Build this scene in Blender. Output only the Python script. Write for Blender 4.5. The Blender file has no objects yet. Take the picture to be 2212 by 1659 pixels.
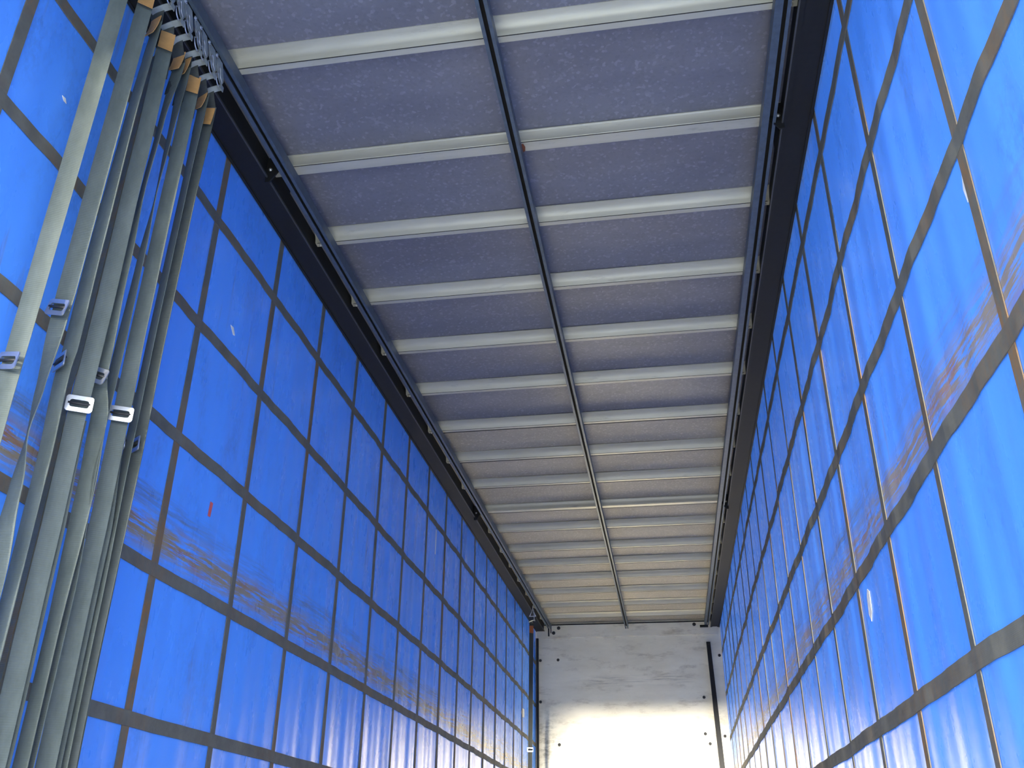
import bpy, bmesh, math, random
from mathutils import Vector, Matrix
random.seed(7)
sc = bpy.context.scene
C = sc.collection

# ------------------------------------------------------------------ camera
RX, UX, FX = Vector((.9868, .1622, .009)), Vector((0, 0, 0)), None
yaw, pitch, roll = -0.162911, 0.463799, 0.009278
fw = Vector((math.sin(yaw)*math.cos(pitch), math.cos(yaw)*math.cos(pitch), math.sin(pitch)))
rt = Vector((math.cos(yaw), -math.sin(yaw), 0)); up = rt.cross(fw)
R_ = math.cos(roll)*rt + math.sin(roll)*up
U_ = -math.sin(roll)*rt + math.cos(roll)*up
cd = bpy.data.cameras.new('camera'); cam = bpy.data.objects.new('camera', cd); C.objects.link(cam)
cd.sensor_fit = 'HORIZONTAL'; cd.sensor_width = 36.0; cd.lens = 2009.688*36/2212
cd.clip_start = 0.02; cd.clip_end = 400
M = Matrix((R_, U_, -fw)).transposed().to_4x4()
cam.matrix_world = M
sc.camera = cam

# ------------------------------------------------------------------ light
w = bpy.data.worlds.new('sky'); sc.world = w; w.use_nodes = True
nt = w.node_tree; nt.nodes.clear()
o_ = nt.nodes.new('ShaderNodeOutputWorld'); bg = nt.nodes.new('ShaderNodeBackground')
tc = nt.nodes.new('ShaderNodeTexCoord'); sx = nt.nodes.new('ShaderNodeSeparateXYZ')
cr = nt.nodes.new('ShaderNodeValToRGB')
nt.links.new(tc.outputs['Generated'], sx.inputs[0]); nt.links.new(sx.outputs['Z'], cr.inputs[0])
cr.color_ramp.elements[0].position = 0.0; cr.color_ramp.elements[0].color = (1.0, .97, .92, 1)
cr.color_ramp.elements[1].position = 0.6; cr.color_ramp.elements[1].color = (.70, .83, 1.0, 1)
nt.links.new(cr.outputs[0], bg.inputs[0]); nt.links.new(bg.outputs[0], o_.inputs[0])
bg.inputs[1].default_value = 10.5

sl = bpy.data.lights.new('low_sun', 'SUN'); so = bpy.data.objects.new('low_sun', sl); C.objects.link(so)
sl.energy = 25.0; sl.angle = math.radians(4.6); sl.color = (1.0, .92, .76)
sd = Vector((0.014, 1.0, -math.tan(math.radians(4.6)))).normalized()      # low sun shining in through the open rear end
so.rotation_euler = sd.to_track_quat('-Z', 'Y').to_euler(); so.location = (0, -6, 3)

vs = sc.view_settings
vs.view_transform = 'Standard'; vs.look = 'None'; vs.gamma = 1.0; vs.use_curve_mapping = False
vs.exposure = 0.0

# ------------------------------------------------------------------ materials
class NT:
    def __init__(s, name):
        s.m = bpy.data.materials.new(name); s.m.use_nodes = True; s.t = s.m.node_tree; s.t.nodes.clear()
        s.out = s.n('ShaderNodeOutputMaterial')
    def n(s, typ, **kw):
        x = s.t.nodes.new(typ)
        for k, v in kw.items(): setattr(x, k, v)
        return x
    def l(s, a, b): s.t.links.new(a, b)
    def v(s, sock, val):
        if hasattr(val, 'is_output') or isinstance(val, bpy.types.NodeSocket): s.l(val, sock)
        else: sock.default_value = val
    def math(s, op, a, b=0.0, c=None, clamp=False):
        x = s.n('ShaderNodeMath', operation=op, use_clamp=clamp); s.v(x.inputs[0], a); s.v(x.inputs[1], b)
        if c is not None: s.v(x.inputs[2], c)
        return x.outputs[0]
    def pos(s):
        g = s.n('ShaderNodeNewGeometry'); x = s.n('ShaderNodeSeparateXYZ'); s.l(g.outputs['Position'], x.inputs[0])
        return g.outputs['Position'], x.outputs[0], x.outputs[1], x.outputs[2]
    def noise(s, vec, scale=(1, 1, 1), detail=4.0, rough=.6, off=0.0):
        mp = s.n('ShaderNodeMapping'); s.l(vec, mp.inputs[0]); mp.inputs['Scale'].default_value = scale
        mp.inputs['Location'].default_value = (off, off*1.7, off*.6)
        x = s.n('ShaderNodeTexNoise'); s.l(mp.outputs[0], x.inputs['Vector']); x.inputs['Scale'].default_value = 1.0
        x.inputs['Detail'].default_value = detail; x.inputs['Roughness'].default_value = rough
        return x.outputs['Fac']
    def ramp(s, fac, a, b, lo=0.0, hi=1.0):
        x = s.n('ShaderNodeMapRange', clamp=True); s.v(x.inputs[0], fac)
        x.inputs[1].default_value = a; x.inputs[2].default_value = b; x.inputs[3].default_value = lo; x.inputs[4].default_value = hi
        return x.outputs[0]
    def mix(s, fac, a, b):
        x = s.n('ShaderNodeMix', data_type='RGBA'); s.v(x.inputs[0], fac)
        s.v(x.inputs[6], a if not isinstance(a, tuple) else (*a, 1) if len(a) == 3 else a)
        s.v(x.inputs[7], b if not isinstance(b, tuple) else (*b, 1) if len(b) == 3 else b)
        return x.outputs[2]
    def bsdf(s, col, rough=.5, metal=0.0, spec=.5):
        p = s.n('ShaderNodeBsdfPrincipled'); s.v(p.inputs['Base Color'], col if not isinstance(col, tuple) else (*col[:3], 1))
        s.v(p.inputs['Roughness'], rough); s.v(p.inputs['Metallic'], metal); p.inputs['Specular IOR Level'].default_value = spec
        return p
    def bump(s, h, p, strength=.3, dist=.01):
        b = s.n('ShaderNodeBump'); s.v(b.inputs['Height'], h); b.inputs['Strength'].default_value = strength; b.inputs['Distance'].default_value = dist
        s.l(b.outputs[0], p.inputs['Normal'])
    def end(s, sh): s.l(sh, s.out.inputs[0]); return s.m
    def band(s, z, c, wd):          # soft bell around z = c
        d = s.math('ABSOLUTE', s.math('SUBTRACT', z, c))
        return s.ramp(d, 0.0, wd, 1.0, 0.0)

def plain(name, col, rough=.5, metal=0.0, spec=.5, var=.15, sc_=30):
    t = NT(name); P, x, y, z = t.pos()
    nz = t.noise(P, (sc_, sc_, sc_), 3)
    c = t.mix(t.ramp(nz, .3, .7), tuple(v*(1-var) for v in col), tuple(min(1, v*(1+var)) for v in col))
    p = t.bsdf(c, rough, metal, spec)
    return t.end(p.outputs[0])

def curtain_mat(name, zr, off, slope, near):
    t = NT(name); P, x, y, z = t.pos()
    base = t.mix(t.ramp(t.noise(P, (1.5, 1.6, .5), 2, .5, off), .2, .8), (.072, .265, .82), (.088, .310, .88))
    # dull rubbed blotches, streaked up and down
    bl = t.ramp(t.noise(P, (5, 5, 2.2), 4, .6, off+3), .50, .80)
    bl2 = t.ramp(t.noise(P, (60, 50, 26), 6, .8, off+5), .38, .70)
    base = t.mix(t.math('MULTIPLY', t.math('MULTIPLY', bl, bl2), .75), base, (.045, .065, .13))
    # scuffed strip of rust and grey where the load rubs
    zc = t.math('ADD', zr, t.math('MULTIPLY', y, slope))
    b1 = t.band(z, zc, .095); b2 = t.band(z, t.math('ADD', zc, .12), .06)
    n1 = t.noise(P, (14, 5.0, 75), 8, .72, off+9); n2 = t.noise(P, (3, .9, 2), 3, .6, off+12)
    gate = t.ramp(n2, .26, .44)
    m1 = t.math('MULTIPLY', t.math('MULTIPLY', b1, t.ramp(n1, .40, .54)), gate)
    m2 = t.math('MULTIPLY', t.math('MULTIPLY', b2, t.ramp(n1, .40, .60)), t.ramp(n2, .38, .55))
    rust = t.mix(t.ramp(t.noise(P, (3, 5, 16), 5, .7, off+15), .50, .70), (.25, .20, .105), (.26, .115, .04))
    base = t.mix(t.math('MULTIPLY', m1, 1.5, None, True), base, rust)
    base = t.mix(t.math('MULTIPLY', m2, .9, None, True), base, (.12, .13, .13))
    # brown runs below
    runs = t.math('MULTIPLY', t.ramp(t.noise(P, (22, 20, 1.2), 4, .6, off+20), .60, .74), t.ramp(t.noise(P, (2, 1.7, 1.7), 2, .5, off+22), .5, .62))
    base = t.mix(t.math('MULTIPLY', runs, .55), base, (.16, .13, .09))
    p = t.bsdf(base, t.ramp(t.noise(P, (4, 6, 2), 4, .6, off+30), .3, .7, .22, .36), 0, .5)
    t.bump(t.noise(P, (30, 34, 5), 3, .5, off+2), p, .05, .004)
    tr = t.n('ShaderNodeBsdfTranslucent'); t.v(tr.inputs[0], t.mix(.35, base, (.02, .16, .95)))
    mx = t.n('ShaderNodeMixShader'); mx.inputs[0].default_value = near
    t.l(p.outputs[0], mx.inputs[1]); t.l(tr.outputs[0], mx.inputs[2])
    return t.end(mx.outputs[0])

def tape_mat(name, off, brown):
    t = NT(name); P, x, y, z = t.pos()
    c = t.mix(t.ramp(t.noise(P, (9, 9, 9), 5, .7, off), .35, .65), (.115, .115, .096), (.165, .163, .135))
    m = t.math('MULTIPLY', t.ramp(t.noise(P, (2.5, 2.5, 1.6), 3, .6, off+4), .47, .62), t.ramp(t.noise(P, (40, 40, 12), 4, .7, off+6), .35, .6))
    c = t.mix(t.math('MULTIPLY', m, brown), c, (.25, .135, .05))
    wv = t.math('SINE', t.math('MULTIPLY', z, 1600.0))
    p = t.bsdf(c, .75, 0, .3); t.bump(wv, p, .15, .001)
    tr = t.n('ShaderNodeBsdfTranslucent'); t.v(tr.inputs[0], c)
    mx = t.n('ShaderNodeMixShader'); mx.inputs[0].default_value = .12
    t.l(p.outputs[0], mx.inputs[1]); t.l(tr.outputs[0], mx.inputs[2])
    return t.end(mx.outputs[0])

def sheet_mat(name, ca, cb, rough):
    t = NT(name); P, x, y, z = t.pos()
    v = t.n('ShaderNodeTexVoronoi'); v.inputs['Scale'].default_value = 85.0; t.l(P, v.inputs['Vector'])
    sp = t.n('ShaderNodeSeparateColor'); t.l(v.outputs['Color'], sp.inputs[0])
    big = t.ramp(t.noise(P, (1.3, 3.5, 1), 4, .6), .3, .7)
    c = t.mix(big, ca, cb)
    c = t.mix(t.math('MULTIPLY', t.ramp(sp.outputs[0], .80, 1.0), .28), c, tuple(min(1, k*1.9) for k in cb))
    c = t.mix(t.math('MULTIPLY', t.ramp(sp.outputs[1], .65, 1.0), .18), c, tuple(k*.6 for k in ca))
    p = t.bsdf(c, t.ramp(sp.outputs[2], 0, 1, rough-.06, rough+.06), .1, .3)
    t.bump(t.noise(P, (6, 9, 6), 3), p, .12, .01)
    return t.end(p.outputs[0])

def bow_mat(name):
    t = NT(name); P, x, y, z = t.pos()
    c = t.mix(t.ramp(t.noise(P, (2, 12, 12), 4, .65), .3, .7), (.40, .38, .295), (.50, .475, .37))
    sm = t.math('MULTIPLY', t.ramp(t.noise(P, (5, 20, 20), 5, .7, 8), .60, .72), .4)
    c = t.mix(sm, c, (.22, .20, .16))
    p = t.bsdf(c, .42, .25, .5)
    return t.end(p.outputs[0])

def front_mat(name):
    t = NT(name); P, x, y, z = t.pos()
    c = t.mix(t.ramp(t.noise(P, (1.6, 1, 5), 5, .65), .3, .7), (.66, .615, .485), (.80, .755, .62))
    br = t.math('MULTIPLY', t.ramp(t.noise(P, (3.2, 1, 11), 5, .7, 4), .54, .72), .55)
    c = t.mix(br, c, (.31, .25, .17))
    # long dark scrape across the panel at head height, two heavier smears in it
    sm = t.math('MULTIPLY', t.band(z, 2.03, .085), t.ramp(t.noise(P, (2.0, 1, 42), 6, .75, 7), .45, .63))
    sx1 = t.math('ADD', t.band(x, -.80, .55), t.band(x, -.05, .45))
    c = t.mix(t.math('MULTIPLY', t.math('MULTIPLY', sm, sx1), .85, None, True), c, (.10, .10, .09))
    # mouldy patches at both sides lower down
    sd_ = t.math('ADD', t.band(x, -1.62, .34), t.band(x, .60, .26))
    lo = t.band(z, 1.25, .55)
    k = t.math('MULTIPLY', t.math('MULTIPLY', sd_, lo), t.ramp(t.noise(P, (7, 1, 16), 6, .75, 11), .45, .64))
    c = t.mix(t.math('MULTIPLY', k, .9, None, True), c, (.17, .15, .09))
    p = t.bsdf(c, .5, 0, .4)
    return t.end(p.outputs[0])

def webbing_mat(name, ca, cb, brown=0.0):
    t = NT(name); P, x, y, z = t.pos()
    wv = t.math('SINE', t.math('MULTIPLY', z, 1100.0))
    c = t.mix(t.ramp(t.noise(P, (25, 25, 7), 5, .65), .3, .7), ca, cb)
    if brown:
        m = t.ramp(t.noise(P, (8, 8, 9), 4, .7, 3), .50, .62)
        c = t.mix(t.math('MULTIPLY', m, brown), c, (.15, .095, .038))
    p = t.bsdf(c, .7, 0, .3); t.bump(wv, p, .25, .001)
    return t.end(p.outputs[0])

MT = dict(
    cur_l=curtain_mat('blue_curtain_fabric_left', 1.03, 2.0, -.014, .012),
    cur_r=curtain_mat('blue_curtain_fabric_right', 1.09, 31.0, -.016, .05),
    tape=tape_mat('grey_belt_webbing', 1.0, .35), tape_v=tape_mat('grey_upright_webbing', 17.0, .9),
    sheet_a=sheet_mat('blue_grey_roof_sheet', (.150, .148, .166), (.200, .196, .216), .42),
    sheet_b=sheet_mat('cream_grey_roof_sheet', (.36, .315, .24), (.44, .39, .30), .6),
    bow=bow_mat('galvanised_bow'), front=front_mat('scuffed_white_panel'),
    rail=plain('painted_rail', (.075, .10, .125), .42, .3), dark=plain('black_roof_rail', (.011, .011, .010), .6, 0, .25),
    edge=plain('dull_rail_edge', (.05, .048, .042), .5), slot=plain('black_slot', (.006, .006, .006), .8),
    steel=plain('bright_zinc', (.44, .47, .52), .38, .85, .5, .08), plate=plain('grey_zinc_plate', (.27, .30, .29), .45, .3),
    web=webbing_mat('grey_strap_webbing', (.085, .103, .090), (.128, .150, .134)),
    web_d=webbing_mat('dark_strap_webbing', (.035, .04, .036), (.055, .06, .055)),
    web_b=webbing_mat('stained_strap_webbing', (.075, .083, .066), (.11, .115, .09), .6),
    web_s=webbing_mat('shaded_strap_webbing', (.068, .08, .072), (.098, .11, .10)),
    tan=plain('tan_leather', (.50, .27, .095), .7, 0, .3, .12), orange=plain('orange_leather', (.42, .12, .03), .7),
    bolt=plain('zinc_bolt', (.6, .6, .57), .35, .7), bolt_d=plain('dark_bolt', (.02, .02, .02), .6),
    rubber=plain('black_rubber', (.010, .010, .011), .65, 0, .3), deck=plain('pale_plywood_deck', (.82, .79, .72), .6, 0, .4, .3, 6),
    yard=plain('pale_concrete_yard', (.40, .39, .36), .9, 0, .3, .15, 1.5),
    white=plain('white_scuff', (.72, .72, .68), .7), red=plain('red_scuff', (.55, .10, .10), .7), pink=plain('pale_orange_scuff', (.62, .30, .17), .7),
    rustm=plain('rust_spot', (.20, .06, .02), .8))

# ------------------------------------------------------------------ helpers
def link(name, bm, m, parent=None, smooth=False, angle=None):
    me = bpy.data.meshes.new(name); bmesh.ops.recalc_face_normals(bm, faces=bm.faces); bm.to_mesh(me); bm.free()
    mats = m if isinstance(m, (list, tuple)) else [m]
    for k in mats: me.materials.append(k)
    if smooth:
        for p in me.polygons: p.use_smooth = True
        if angle is not None: me.set_sharp_from_angle(angle=math.radians(angle))
    o = bpy.data.objects.new(name, me); C.objects.link(o)
    if parent is not None: o.parent = parent
    return o
def tag(o, label=None, cat=None, group=None, kind=None):
    if label: o['label'] = label
    if cat: o['category'] = cat
    if group: o['group'] = group
    if kind: o['kind'] = kind
    return o
def thing(name, loc, label, cat, group=None):
    o = bpy.data.objects.new(name, None); C.objects.link(o); o.location = loc; o.empty_display_size = .1
    return tag(o, label, cat, group)
def bx(bm, x0, x1, y0, y1, z0, z1):
    v = [bm.verts.new((x, y, z)) for x in (x0, x1) for y in (y0, y1) for z in (z0, z1)]
    for f in ((0, 1, 3, 2), (4, 6, 7, 5), (0, 4, 5, 1), (2, 3, 7, 6), (0, 2, 6, 4), (1, 5, 7, 3)): bm.faces.new([v[i] for i in f])
def prism(bm, pts, axis, a, b):        # closed outline (u,v) swept along an axis
    def mk(t, u, v): return (t, u, v) if axis == 'x' else (u, t, v) if axis == 'y' else (u, v, t)
    A = [bm.verts.new(mk(a, *p)) for p in pts]; B = [bm.verts.new(mk(b, *p)) for p in pts]
    n = len(pts); bm.faces.new(A[::-1]); bm.faces.new(B)
    for i in range(n): bm.faces.new((A[i], A[(i+1) % n], B[(i+1) % n], B[i]))
def sweep(bm, secs, closed=False):     # secs: list of rings with equal vertex count
    rings = [[bm.verts.new(p) for p in s] for s in secs]; n = len(rings[0]); m = len(rings)
    for i in range(m if closed else m-1):
        a, b = rings[i], rings[(i+1) % m]
        for j in range(n): bm.faces.new((a[j], a[(j+1) % n], b[(j+1) % n], b[j]))
    if not closed: bm.faces.new(rings[0][::-1]); bm.faces.new(rings[-1])
def tube(bm, pts, r, n=8, closed=False):
    pts = [Vector(p) for p in pts]; secs = []; m = len(pts); ref = Vector((.31, .17, .93)).normalized()
    for i, p in enumerate(pts):
        a = pts[i-1] if (i or closed) else p; b = pts[(i+1) % m] if (i < m-1 or closed) else p
        t = (b-a).normalized(); u = t.cross(ref)
        if u.length < .05: u = t.cross(Vector((1, 0, 0)))
        u.normalize(); v = t.cross(u); secs.append([p + r*(math.cos(q)*u + math.sin(q)*v) for q in (2*math.pi*k/n for k in range(n))])
    sweep(bm, secs, closed)
def dome(bm, c, nrm, r, h, n=10):
    nrm = Vector(nrm).normalized(); u = nrm.orthogonal().normalized(); v = nrm.cross(u); c = Vector(c)
    secs = [[c + nrm*(h*zz) + r*rr*(math.cos(q)*u + math.sin(q)*v) for q in (2*math.pi*k/n for k in range(n))] for zz, rr in ((-.2, 1), (.25, 1), (.7, .75), (1, .35))]
    sweep(bm, secs)
def struct(o, label=None): return tag(o, label, kind='structure')

# ------------------------------------------------------------------ the shell
XL, XR, D, FLOOR, REAR = -1.765, .743, 12.95, -.15, -.10
def disp(side, y, z):                  # gentle hang of the curtain, inward positive
    env = max(0.0, min(1.0, (2.75-z)/.5)) * max(0.0, min(1.0, (z-FLOOR)/.3))
    if side < 0:
        d = .0030*math.sin(9.5*y+.8*z) + .0020*math.sin(23.0*y+1.1*math.sin(2*z)) + .0012*math.sin(51*y+.9*z)
        d *= .45+.09*y
    else:
        d = .0022*math.sin(8.2*y+1.3*math.sin(1.1*z)) + .0017*math.sin(19.3*y+.9*z) + .0009*math.sin(47*y+.8*z)
        d += .002*math.sin(2.3*y+.9*z+1.0)
    return d*env
def cx(side, y, z): return (XL + disp(side, y, z)) if side < 0 else (XR - disp(side, y, z))

def curtain(side, name, m, label):
    bm = bmesh.new(); ys = [REAR + (12.965-REAR)*i/560 for i in range(561)]; zs = [FLOOR + (2.80-FLOOR)*k/36 for k in range(37)]
    g = [[bm.verts.new((cx(side, y, z), y, z)) for z in zs] for y in ys]
    for i in range(560):
        for k in range(36): bm.faces.new((g[i][k], g[i+1][k], g[i+1][k+1], g[i][k+1]))
    o = link(name, bm, m, None, True); struct(o, label); return o
wl = curtain(-1, 'wall_left', MT['cur_l'], 'blue tarpaulin side curtain on the left with straps bunched before it')
wr = curtain(1, 'wall_right', MT['cur_r'], 'blue tarpaulin side curtain on the right, brightly lit near the open end')

def belt(side, par, z0, sl, y0=REAR, wd=.048):
    bm = bmesh.new(); s = -side; secs = []; n = 330; ph = z0*3.3
    for i in range(n+1):
        y = y0 + (12.925-y0)*i/n
        z = z0 + sl*(y-2.5) + (.002*math.sin(4.9*y+ph) + .001*math.sin(10.3*y+2*ph))*(1 if side > 0 else .4)
        a, b = z-wd/2, z+wd/2; xa, xb = cx(side, y, a), cx(side, y, b); t0, t1 = .002*s, .0055*s
        secs.append([(xa+t0, y, a), (xb+t0, y, b), (xb+t1, y, b), (xa+t1, y, a)])
    sweep(bm, secs); return link('belt_webbing', bm, MT['tape'], par)
def upright(side, par, y0, wd=.043):
    bm = bmesh.new(); s = -side; secs = []; n = 60
    for k in range(n+1):
        z = FLOOR + (2.78-FLOOR)*k/n; yy = y0 + .003*math.sin(3*z+y0*7)
        a, b = yy-wd/2, yy+wd/2; xa, xb = cx(side, a, z), cx(side, b, z); t0, t1 = .0008*s, .0038*s
        secs.append([(xa+t0, a, z), (xa+t1, a, z), (xb+t1, b, z), (xb+t0, b, z)])
    sweep(bm, secs); return link('upright_webbing', bm, MT['tape_v'], par)
for z0, s_ in ((2.387, -.0105), (1.882, -.0155), (1.386, -.0155), (.879, -.014), (.381, -.012)): belt(-1, wl, z0, s_)
for z0, s_ in ((2.522, -.014), (1.996, -.016), (1.464, -.0165), (.951, -.017), (.416, -.014)): belt(1, wr, z0, s_, wd=.053)
k = 0
while 1.112 + .624*k < 12.9: upright(-1, wl, 1.112 + .624*k); k += 1
k = 0
while 1.19 + .632*k < 12.9: upright(1, wr, 1.19 + .632*k); k += 1

def scuff(side, par, y, z, pts, m, name='scuff_mark'):
    bm = bmesh.new(); s = -side
    A = [bm.verts.new((cx(side, y+a, z+b)+.001*s, y+a, z+b)) for a, b in pts]
    B = [bm.verts.new((cx(side, y+a, z+b)+.0025*s, y+a, z+b)) for a, b in pts]
    n = len(pts); bm.faces.new(A); bm.faces.new(B[::-1])
    for i in range(n): bm.faces.new((A[i], A[(i+1) % n], B[(i+1) % n], B[i]))
    return link(name, bm, m, par)
tag(scuff(-1, wl, 1.965, 2.10, ((-.012, .006), (.004, .008), (.014, -.006), (0, -.006)), MT['white']), 'small white scuff')
tag(scuff(-1, wl, 3.258, 2.0, ((-.024, .012), (.006, .016), (.026, -.014), (.012, -.018)), MT['white']), 'white torn tape scrap')
tag(scuff(-1, wl, 3.31, 1.204, ((-.008, .03), (.012, .03), (.006, -.03), (-.012, -.03)), MT['red']), 'red scuff')
tag(scuff(-1, wl, 7.05, 2.20, ((-.012, .10), (.012, .10), (.012, -.10), (-.012, -.10)), MT['white']), 'thin white upright scratch')
tag(scuff(-1, wl, 11.78, 1.485, ((-.10, .0), (-.07, .05), (.05, .05), (.10, 0), (.05, -.05), (-.07, -.05)), MT['white']), 'round white patch')
tag(scuff(1, wr, 3.556, .811, ((-.03, .04), (.0, .055), (.02, .03), (.03, -.03), (.01, -.06), (-.02, -.03)), MT['white']), 'pale torn tape scrap')
tag(scuff(1, wr, 4.99, 2.17, ((-.03, .05), (.015, .05), (.03, -.05), (-.0, -.05)), MT['pink']), 'pale orange scuff')
tag(scuff(1, wr, 1.825, 1.385, ((-.008, .045), (.014, .03), (.03, -.02), (.024, -.06), (.006, -.045), (-.012, -.07), (-.018, -.02)), MT['white']), 'frayed white scrap')

# floor, yard, front wall
bm = bmesh.new(); bx(bm, -1.80, .78, REAR, D+.10, FLOOR-.06, FLOOR); struct(link('floor', bm, MT['deck']), 'brown trailer deck')
bm = bmesh.new(); bx(bm, -60, 60, -90, 60, -1.45, -1.40); struct(link('trim_5', bm, MT['yard']), 'pale concrete yard outside')
bm = bmesh.new(); bx(bm, -1.80, .78, D, D+.06, FLOOR, 2.90); wf = struct(link('wall_front', bm, MT['front']), 'scuffed off-white bulkhead closing the far end')
for x, z in ((-1.457, 2.313), (-1.70, 2.31), (-1.70, 1.77), (-1.455, 1.23), (.455, 1.80), (.435, 1.35), (.486, 1.23), (.70, 2.33), (.68, 1.32)):
    bm = bmesh.new(); dome(bm, (x, D, z), (0, -1, 0), .020, .012); link('bolt', bm, MT['bolt_d'], wf, True)
bm = bmesh.new(); bx(bm, -1.66, .70, D-.03, D-.001, 2.605, 2.772); hd = struct(link('trim_1', bm, MT['front']), 'grey white header strip across the top of the bulkhead')
bm = bmesh.new(); bx(bm, -1.64, .60, D-.036, D-.002, 2.7725, 2.785); link('shadow_gap_strip', bm, MT['slot'], hd)  # black strip put in as the shadow gap above the header
for x, z in ((-1.44, 2.735), (-1.51, 2.67), (.40, 2.74)):
    bm = bmesh.new(); dome(bm, (x, D-.03, z), (0, -1, 0), .024, .012); link('bolt', bm, MT['bolt_d'], hd, True)
bm = bmesh.new(); bx(bm, -1.752, -1.722, D-.05, D-.002, FLOOR, 2.60); struct(link('trim_4', bm, MT['rubber']), 'black seal along the left edge of the bulkhead')

bm = bmesh.new(); bx(bm, -1.82, -1.570, REAR-.14, REAR-.005, -1.0, 2.32); struct(link('trim_6', bm, MT['dark']), 'unseen black rear corner post on the left, widened as a sun shade')  # out of view; added and widened to keep the sun off the straps
bm = bmesh.new(); bx(bm, .68, .80, REAR-.14, REAR-.005, -1.0, 2.32); struct(link('trim_7', bm, MT['dark']), 'black rear corner post on the right')
bm = bmesh.new(); bx(bm, -1.82, .80, REAR-.14, REAR-.005, 2.32, 2.92); struct(link('trim_8', bm, MT['dark']), 'unseen black rear header above the open end, lowered as a sun shade')  # out of view; hung low to darken strap tops and cut the sun
# roof sheet, tones change at a bow
ribY = [2.555, 3.179, 3.737, 4.331, 4.924, 5.522, 6.152, 6.757, 7.360, 8.018, 8.604, 9.274, 9.849, 10.455, 11.102, 11.777, 12.424]
SK = -.007
bm = bmesh.new(); seg = [REAR] + [y+.01 for y in ribY] + [D+.02]; zc = 2.812
secs = []; XS = [-1.75+2.49*j/8 for j in range(9)]
for i in range(len(seg)-1):
    y0, y1 = seg[i], seg[i+1]
    for q in range(6 if i < len(seg)-2 else 7):
        t = q/6; y = y0+(y1-y0)*t
        lo = [(x, y + SK*(x+.49), zc + (.010 if i else 0)*math.sin(math.pi*t)*math.sin(math.pi*(x+1.75)/2.5)) for x in XS]
        secs.append(lo + [(p[0], p[1], p[2]+.012) for p in reversed(lo)])
sweep(bm, secs)
bmesh.ops.recalc_face_normals(bm, faces=bm.faces)
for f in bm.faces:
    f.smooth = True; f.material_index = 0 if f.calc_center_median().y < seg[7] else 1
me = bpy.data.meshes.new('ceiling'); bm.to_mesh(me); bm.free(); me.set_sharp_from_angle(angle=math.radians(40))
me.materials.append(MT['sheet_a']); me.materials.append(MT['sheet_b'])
ce = bpy.data.objects.new('ceiling', me); C.objects.link(ce); struct(ce, 'speckled grey roof sheet above the bows, paler in its far half')

# long side rails of the roof (cant rails)
def cant(s, name, label):
    bm = bmesh.new(); xi, xo = (-1.645, -1.745) if s < 0 else (.622, .722)
    lip = .014*s
    pts = [(xi, 2.90), (xi, 2.712), (xi-lip*.5, 2.706), (xi-lip*.5, 2.697), (xi+lip, 2.697), (xi+lip, 2.703), (xo, 2.703), (xo, 2.697), (xo+.012*s, 2.697), (xo+.012*s, 2.90)]
    prism(bm, pts, 'y', REAR, D-.002)
    o = struct(link(name, bm, MT['dark']), label)
    bm = bmesh.new(); bx(bm, xi-lip*.55-.003, xi-lip*.55+.003, REAR, D-.004, 2.6945, 2.7045); link('drip_edge', bm, MT['edge'], o)
    return o
cant(-1, 'trim_2', 'black roof side rail above the left curtain'); cant(1, 'trim_3', 'black roof side rail above the right curtain')

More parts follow.
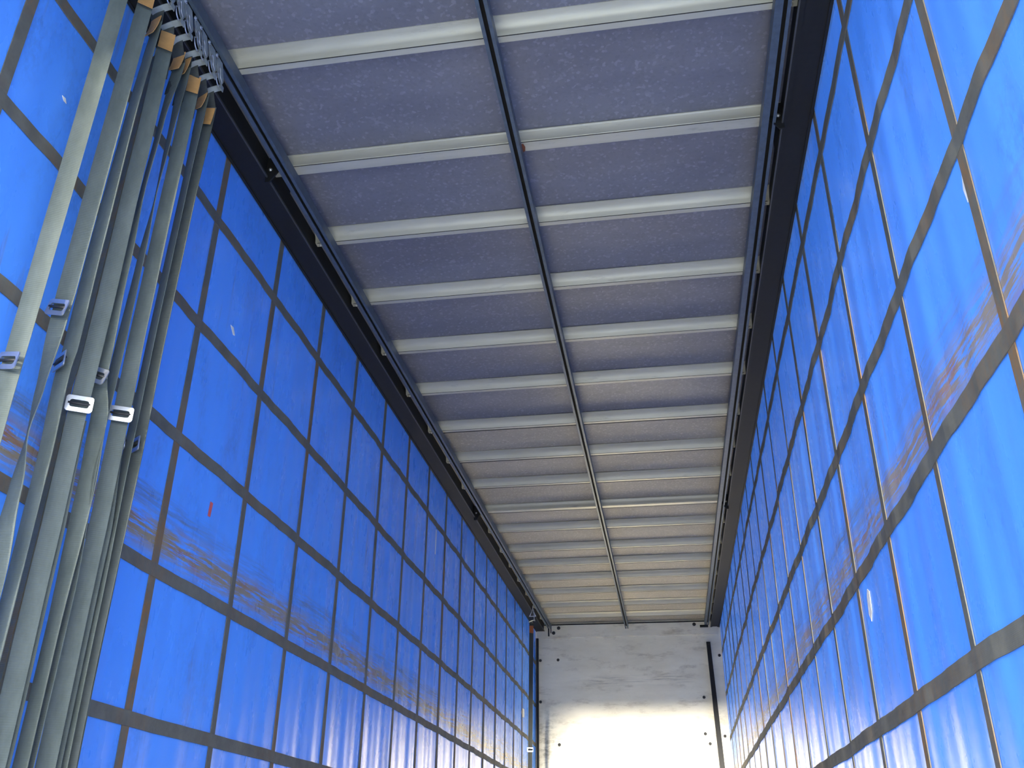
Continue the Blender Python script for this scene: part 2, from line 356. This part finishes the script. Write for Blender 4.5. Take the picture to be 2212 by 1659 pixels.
# ------------------------------------------------------------------ roof bows
ORD = ['first', 'second', 'third', 'fourth', 'fifth', 'sixth', 'seventh', 'eighth', 'ninth', 'tenth', 'eleventh', 'twelfth', 'thirteenth', 'fourteenth', 'fifteenth', 'sixteenth', 'seventeenth']
WIDE = (1, 9)
def bow_profile(wd, soft):
    f = .050 if soft else .012
    return [(-wd-f, .0535), (-wd-f*.62, .050), (-wd-f*.30, .038), (-wd-f*.12, .022), (-wd-.003, .004), (-wd-.0015, .0005), (-wd+.001, .004), (-wd+.0025, .0002),
            (-.003, 0), (0, .003), (0, .0465), (.026, .0475), (.027, .0500), (.027, .058), (-wd-f, .058)]
xb0, xb1 = -1.632, .621
for i, y in enumerate(ribY):
    wide = i in WIDE
    lab = ('wide grey roof bow bolted to black gussets, ' if wide else 'narrow grey roof bow, ') + ORD[i] + ' bow counted from the open rear end'
    b = thing('roof_bow', (-.49, y, 2.755), lab, 'roof bow', 'grey bows across the roof'); b.rotation_euler = (0, 0, math.atan(SK))
    bm = bmesh.new(); wd = .062 if wide else .034
    prism(bm, bow_profile(wd, not wide), 'x', xb0+.49, xb1+.49)
    link('channel', bm, MT['bow'], b, True, 28)
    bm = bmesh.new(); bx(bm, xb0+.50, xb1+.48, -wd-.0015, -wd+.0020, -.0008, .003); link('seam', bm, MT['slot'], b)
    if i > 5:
        bm = bmesh.new(); bx(bm, xb0+.50, xb1+.48, .0005, .014, .0006, .030); tag(link('edge_strip', bm, MT['rubber'], b), 'black edge strip')  # thin black strip along the far bottom edge of the far bows
    if i < 9 and not wide:
        for xx in (-1.385, -1.205, -.98, -.75, -.25, .02, .17, .32, .45):
            bm = bmesh.new(); dome(bm, (xx+.49, .016, .0475), (0, 0, -1), .0045, .004, 8); link('rivet', bm, MT['bolt'], b, True)
    if not wide:
        for xx in (xb0+.022, xb1-.022):
            bm = bmesh.new(); dome(bm, (xx+.49, -.016, 0), (0, 0, -1), .008, .008, 8); link('bolt', bm, MT['bolt'], b, True)
    else:
        for s in (-1, 1):
            x0 = (-1.645 if s < 0 else .622)+.49
            bm = bmesh.new()
            prism(bm, [(x0, .05), (x0-.075*(1 if s > 0 else -1), .05), (x0-.070*(1 if s > 0 else -1), -.01), (x0-.022*(1 if s > 0 else -1), -.085), (x0, -.085)], 'y', -.078, -.070)
            bx(bm, min(x0, x0-.012*s), max(x0, x0-.012*s), -.070, .16, -.052, .05)
            g = tag(link('gusset_plate', bm, MT['dark'], b), 'black gusset plate')
            for dx, dz in ((.052, .012), (.020, -.018)):
                bm = bmesh.new(); dome(bm, (x0-dx*s, -.078, dz), (0, -1, 0), .009, .008, 8); link('bolt', bm, MT['bolt'], g, True)
    if i == 1:
        bm = bmesh.new(); pts = [(.008, -.0), (.018, -.004), (.022, -.03), (.016, -.052), (.006, -.05), (.004, -.02)]
        vs_ = [bm.verts.new((px, py, -.0012)) for px, py in pts]; vb = [bm.verts.new((px, py, -.0002)) for px, py in pts]
        bm.faces.new(vs_); bm.faces.new(vb[::-1])
        for j in range(6): bm.faces.new((vs_[j], vs_[(j+1) % 6], vb[(j+1) % 6], vb[j]))
        tag(link('rust_spot', bm, MT['rustm'], b), 'brown rust spot beside the middle rail')

# ------------------------------------------------------------------ ceiling rails
def rail(x0, x1, slot0, slot1, y1, label, ends):
    r = thing('strap_rail', ((x0+x1)/2, REAR, 2.700), label, 'rail', 'slotted rails under the roof')
    cx_ = (x0+x1)/2; h = .053; t = .004
    pts = [(x0, 0), (slot0, 0), (slot0, t), (x0+t, t), (x0+t, h-t), (x1-t, h-t), (x1-t, t), (slot1, t), (slot1, 0), (x1, 0), (x1, h), (x0, h)]
    pts = [(a-cx_, b) for a, b in pts]
    bm = bmesh.new(); prism(bm, pts, 'y', 0, y1-REAR); link('channel', bm, MT['rail'], r)
    bm = bmesh.new(); bx(bm, x0+t+.001-cx_, x1-t-.001-cx_, .001, y1-REAR-.002, h-.016, h-t-.0006); tag(link('slot_lining', bm, MT['slot'], r), 'black inside of the slot')
    bm = bmesh.new()
    for q in ends: bx(bm, q[0], q[1], y1-REAR-.03, y1-REAR-.004, q[2], -.0005)
    if ends: tag(link('end_stop', bm, MT['dark'], r), 'black end stop')
    return r
rail(-1.572, -1.524, -1.553, -1.539, 12.80, 'left dark grey slotted rail under the bows, straps hang from it', [(-.022, -.006, -.10), (.012, .022, -.06)])
rail(.531, .588, .560, .575, 12.80, 'right dark grey slotted rail beside the bright curtain', [(-.09, .018, -.03)])
rail(-.526, -.482, -.512, -.496, 12.90, 'middle dark grey slotted rail along the centre of the roof', [])

# ------------------------------------------------------------------ lashing straps on the left
def vw(y, x): return Vector((x, y)).normalized()
def strap(name_lab, y, path, buckle, mat, lab_z, x0=-1.585, tail=None, label_m=MT['tan'], xbot=-1.615, hy=0.0, hz=0.0):
    """path: list of (z, dy, turn) ; turn 0 = full width to the open end, 1 = edge on"""
    s = thing('lashing_strap', (x0, y, 2.50), name_lab, 'strap', 'grey lashing straps on the left rail')
    W2 = .0245
    def sect(z, dy, turn, off=0.0, wscale=1.0, side=0.0):
        k = (2.5-z)/2.6; X = x0+(xbot-x0)*k
        d = Vector((X, y)).normalized(); base = math.atan2(d.x, d.y)                 # heading away from the lens
        a = base + turn*math.pi/2
        u = Vector((math.cos(a), -math.sin(a))); n = Vector((-math.sin(a), -math.cos(a)))
        c = Vector((X-x0, dy)) - d*off + u*side
        return c, u, n, W2*wscale
    def ribbon(pth, m, nm, off=0.0, wscale=1.0, side=0.0, th=.0022):
        bm = bmesh.new(); secs = []; N = 90
        zs = [p[0] for p in pth]
        for i in range(N+1):
            z = zs[0] + (zs[-1]-zs[0])*i/N
            for a, b in zip(pth, pth[1:]):
                if b[0] <= z+1e-9 <= a[0]+2e-9: break
            t = (a[0]-z)/max(1e-6, a[0]-b[0]); t = t*t*(3-2*t)
            dy = a[1]+(b[1]-a[1])*t; tn = a[2]+(b[2]-a[2])*t
            c, u, n, hw = sect(z, dy, tn, off, wscale, side)
            q = [c-u*hw-n*th*.5, c+u*hw-n*th*.5, c+u*hw+n*th*.5, c-u*hw+n*th*.5]
            secs.append([(p.x, p.y, z-2.5) for p in q])
        sweep(bm, secs); return link(nm, bm, m, s)
    ribbon(path, mat, 'webbing')
    ribbon([(2.575+hz, hy-y+.025, .35), (2.505+hz*.5, path[0][1], path[0][2]), (2.36, path[0][1]*.5, path[0][2])], MT['web_d'], 'top_loop', -.006, .98)
    if tail:
        tm, ts, t0, to = tail[:4]; tb = tail[4] if len(tail) > 4 else -.012
        ribbon([(z, dy+ts, tn+to) for z, dy, tn in ([(t0, path[1][1], path[1][2])] + [p for p in path if p[0] < t0-.02])], tm, 'tail_webbing', tb, 1.0, 0.0)
    # leather tab on the front of the webbing
    c, u, n, hw = sect(lab_z, path[0][1], path[0][2])
    bm = bmesh.new(); secs = []
    for k in range(7):
        t = k/6; zz = lab_z+.040-.085*t; bow = .006 + .012*t*t
        q = [c-u*hw*.98+n*bow, c+u*hw*.98+n*(bow+.004*t), c+u*hw*.98+n*(bow+.004*t+.0025), c-u*hw*.98+n*(bow+.0025)]
        secs.append([(p.x, p.y, zz-2.5 - (.008*t if j in (1, 2) else 0)) for j, p in enumerate(q)])
    sweep(bm, secs); tag(link('leather_tab', bm, label_m, s, True, 40), 'tan leather tab')
    # hanger: runner in the rail slot, grey plate, wire loop, folded bracket and black carrying loop
    hx = -1.547-x0; H = hy - y; Z = hz
    bm = bmesh.new(); tube(bm, [(hx+.001, H, .206+Z), (hx+.001, H, .180+Z)], .005, 8); link('runner', bm, MT['dark'], s, True)
    bm = bmesh.new(); prism(bm, [(H-.040, .196+Z), (H+.016, .196+Z), (H+.046, .128+Z), (H+.034, .098+Z), (H+.012, .110+Z), (H-.012, .135+Z)], 'x', hx+.004, hx+.0065)
    link('hanger_plate', bm, MT['plate'], s)
    bm = bmesh.new()
    tube(bm, [(hx+.012, H+.024*math.sin(a)*(1.0 if math.cos(a) < 0 else .45)+.006*math.cos(a)*-1, .112+Z+.040*math.cos(a)) for a in [2*math.pi*k/22 for k in range(22)]], .0024, 8, True)
    link('wire_loop', bm, MT['steel'], s, True)
    bm = bmesh.new(); tube(bm, [(hx+.009, H-.036+.006*math.cos(a), .186+Z+.006*math.sin(a)) for a in [2*math.pi*k/12 for k in range(12)]], .003, 6, True)
    tube(bm, [(hx+.009, H-.036, .180+Z), (hx+.009, H+.012, .104+Z)], .0014, 6)
    link('eyelet', bm, MT['steel'], s, True)
    bm = bmesh.new()
    sweep(bm, [[(hx+.018-.075*t, H+.012, .080+Z-.022*t*t), (hx+.018-.075*t, H+.036, .076+Z-.022*t*t), (hx+.018-.075*t, H+.036, .079+Z-.022*t*t), (hx+.018-.075*t, H+.012, .083+Z-.022*t*t)] for t in (0, .25, .5, .75, 1)])
    bx(bm, hx+.0155, hx+.0185, H+.012, H+.036, .066+Z, .088+Z)
    link('bracket', bm, MT['plate'], s)
    if hz < 0:
        bm = bmesh.new(); tube(bm, [(hx-.038, H-.03, .0), (hx+.034, H-.03, .0), (hx-.002, H-.03, .085)], .009, 8, True)
        tube(bm, [(hx-.002, H-.03, .085), (hx-.002, H-.01, .130)], .005, 8); tag(link('triangle_ring', bm, MT['white'], s, True), 'pale triangular ring')
    # buckle
    if buckle:
        bz, tilt, turn, dyb = buckle
        c, u, n, hw = sect(bz, dyb, turn)
        c = c + n*.014
        B = Vector((c.x, c.y, bz-2.5)); uu = Vector((u.x, u.y, 0)); nn = Vector((n.x, n.y, 0)); vv = Vector((0, 0, 1))
        rot = Matrix.Rotation(tilt, 3, nn); uu = rot @ uu; vv = rot @ vv
        bw, bh, iw, ih = .036, .0245, .0255, .0115
        def rr(a, b, r, n_=6):
            out = []
            for sx_, sy_, st in ((1, 1, 0), (-1, 1, 90), (-1, -1, 180), (1, -1, 270)):
                for q in range(n_+1):
                    an = math.radians(st + 90*q/n_); out.append((sx_*(a-r)+r*math.cos(an), sy_*(b-r)+r*math.sin(an)))
            return out
        def curl(px): return .005*max(0, (px-.024)/.013)**1.5
        O = rr(bw, bh, .009); I = rr(iw, ih, .007); bm = bmesh.new(); N = len(O)
        rings = []
        for P_, d in ((O, 0), (O, .0035), (I, .0045), (I, -.0005)):
            rings.append([bm.verts.new(B + uu*a + vv*b_ + nn*(d + curl(a))) for a, b_ in P_])
        for a, b_ in ((0, 1), (1, 2), (2, 3), (3, 0)):
            for j in range(N): bm.faces.new((rings[a][j], rings[a][(j+1) % N], rings[b_][(j+1) % N], rings[b_][j]))
        bk = tag(link('buckle', bm, MT['steel'], s, True, 50), 'shiny steel buckle')
        bm = bmesh.new(); tube(bm, [B - uu*.030 + nn*.002 + vv*.001, B + uu*.030 + nn*.002 + vv*.001], .0042, 8)
        link('crossbar', bm, MT['bolt_d'], bk, True)
    return s
XX = -1.585
f = XX/-1.6
# straps from the open end inwards
strap('grey strap nearest the open end, alone at the left edge', 1.89*f, [(2.53, 0, .1), (1.9, 0, .0), (1.25, 0, .15), (1.02, 0, .25), (.8, .0, .1), (-.1, .01, 0)], (1.10, -.15, .55, 0), MT['web'], 2.55, hy=1.870)
strap('grey strap second from the open end, twisting edge-on below its tilted buckle', 2.012*f, [(2.54, 0, 0), (1.9, 0, .05), (1.4, 0, .15), (1.30, 0, .35), (1.08, 0, .75), (.96, 0, .97), (.80, .01, .60), (.55, .02, .0), (-.1, .02, 0)], (1.33, -.25, .50, 0), MT['web'], 2.545, hy=1.965)
strap('grey strap third from the open end with a brown stained tail behind it', 2.083*f, [(2.52, .012, .65), (2.1, 0, .62), (1.6, 0, .48), (1.25, .005, .45), (1.18, 0, .5), (.9, .015, .55), (.4, .02, .55), (-.1, .03, .5)], (1.20, .10, .75, 0), MT['web'], 2.50, tail=(MT['web_b'], .030, 2.46, .10, -.085), hy=2.035)
strap('broad pale grey strap carrying the left-hand one of the two flat buckles', 2.185*f, [(2.52, -.02, 0), (2.0, -.01, -.05), (1.4, 0, 0), (1.12, .0, 0), (.7, .01, .0), (.2, .02, .05), (-.1, .02, 0)], (1.115, .02, .02, .0), MT['web'], 2.505, tail=(MT['web'], .02, 1.08, .25), hy=2.106)
strap('thin looking grey strap behind the broad one, its tilted buckle half hidden', 2.242*f, [(2.50, .02, .5), (2.2, 0, .78), (1.9, -.01, .82), (1.6, -.01, .55), (1.25, .0, .35), (1.12, .045, .25), (.9, .06, .2), (.5, .06, .55), (-.1, .06, .5)], (1.235, -.35, .35, .0), MT['web'], 2.505, hy=2.169)
strap('thin edge-on grey strap without a buckle, left of the right-hand flat buckle', 2.305*f, [(2.52, 0, .55), (2.2, .0, .80), (1.95, 0, .96), (1.7, 0, .75), (1.3, .0, .62), (1.05, .0, .66), (.6, .03, .6), (-.1, .03, .7)], None, MT['web'], 2.52, hy=2.245)
strap('pale grey strap carrying the right-hand one of the two flat buckles', 2.378*f, [(2.51, -.01, .05), (2.0, -.005, .2), (1.5, 0, .2), (1.18, .01, .05), (.8, .02, .0), (-.1, .03, .1)], (1.175, .0, .05, .008), MT['web'], 2.50, tail=(MT['web'], .03, 1.1, .3), hy=2.289)
strap('narrow turned grey strap second from the right of the bunch', 2.455*f, [(2.53, 0, .6), (2.1, 0, .72), (1.6, 0, .72), (1.1, .005, .7), (.6, .01, .55), (-.1, .02, .5)], (1.10, .3, .85, 0), MT['web'], 2.50, hy=2.358)
strap('darker grey strap at the right end of the bunch', 2.505*f, [(2.52, 0, .25), (2.0, -.01, .3), (1.5, -.01, .3), (1.1, .0, .35), (.5, -.01, .2), (-.1, .0, .2)], (1.125, .1, .7, .01), MT['web_s'], 2.47, tail=(MT['web'], .010, 1.12, .15), hy=2.422)
strap('lone black strap hanging by the bulkhead at the far left corner', 11.27, [(2.47, 0, 0), (1.0, 0, 0), (-.1, 0, 0)], (1.02, 0, 0, 0), MT['web_d'], 2.38, label_m=MT['orange'], hy=11.140, hz=-.115)

# black post at the far right corner
p = thing('corner_post', (.60, D-.06, FLOOR), 'black upright post standing before the bulkhead at its right side', 'post')
bm = bmesh.new()
secs = []
for k in range(9):
    t = k/8; z = 2.50*(1-t) + FLOOR*t; xc = .567+.071*t; hw = .026+.011*t; yc = D-.035-.10*t
    secs.append([(xc-hw-.60, yc-.02-(D-.06), z-FLOOR), (xc+hw-.60, yc-.02-(D-.06), z-FLOOR), (xc+hw-.60, yc+.02-(D-.06), z-FLOOR), (xc-hw-.60, yc+.02-(D-.06), z-FLOOR)])
sweep(bm, secs); link('post', bm, MT['rubber'], p)
bm = bmesh.new(); dome(bm, (-.033, .025-.02, 2.62), (0, -1, 0), .012, .012); link('fixing_bolt', bm, MT['bolt_d'], p, True)
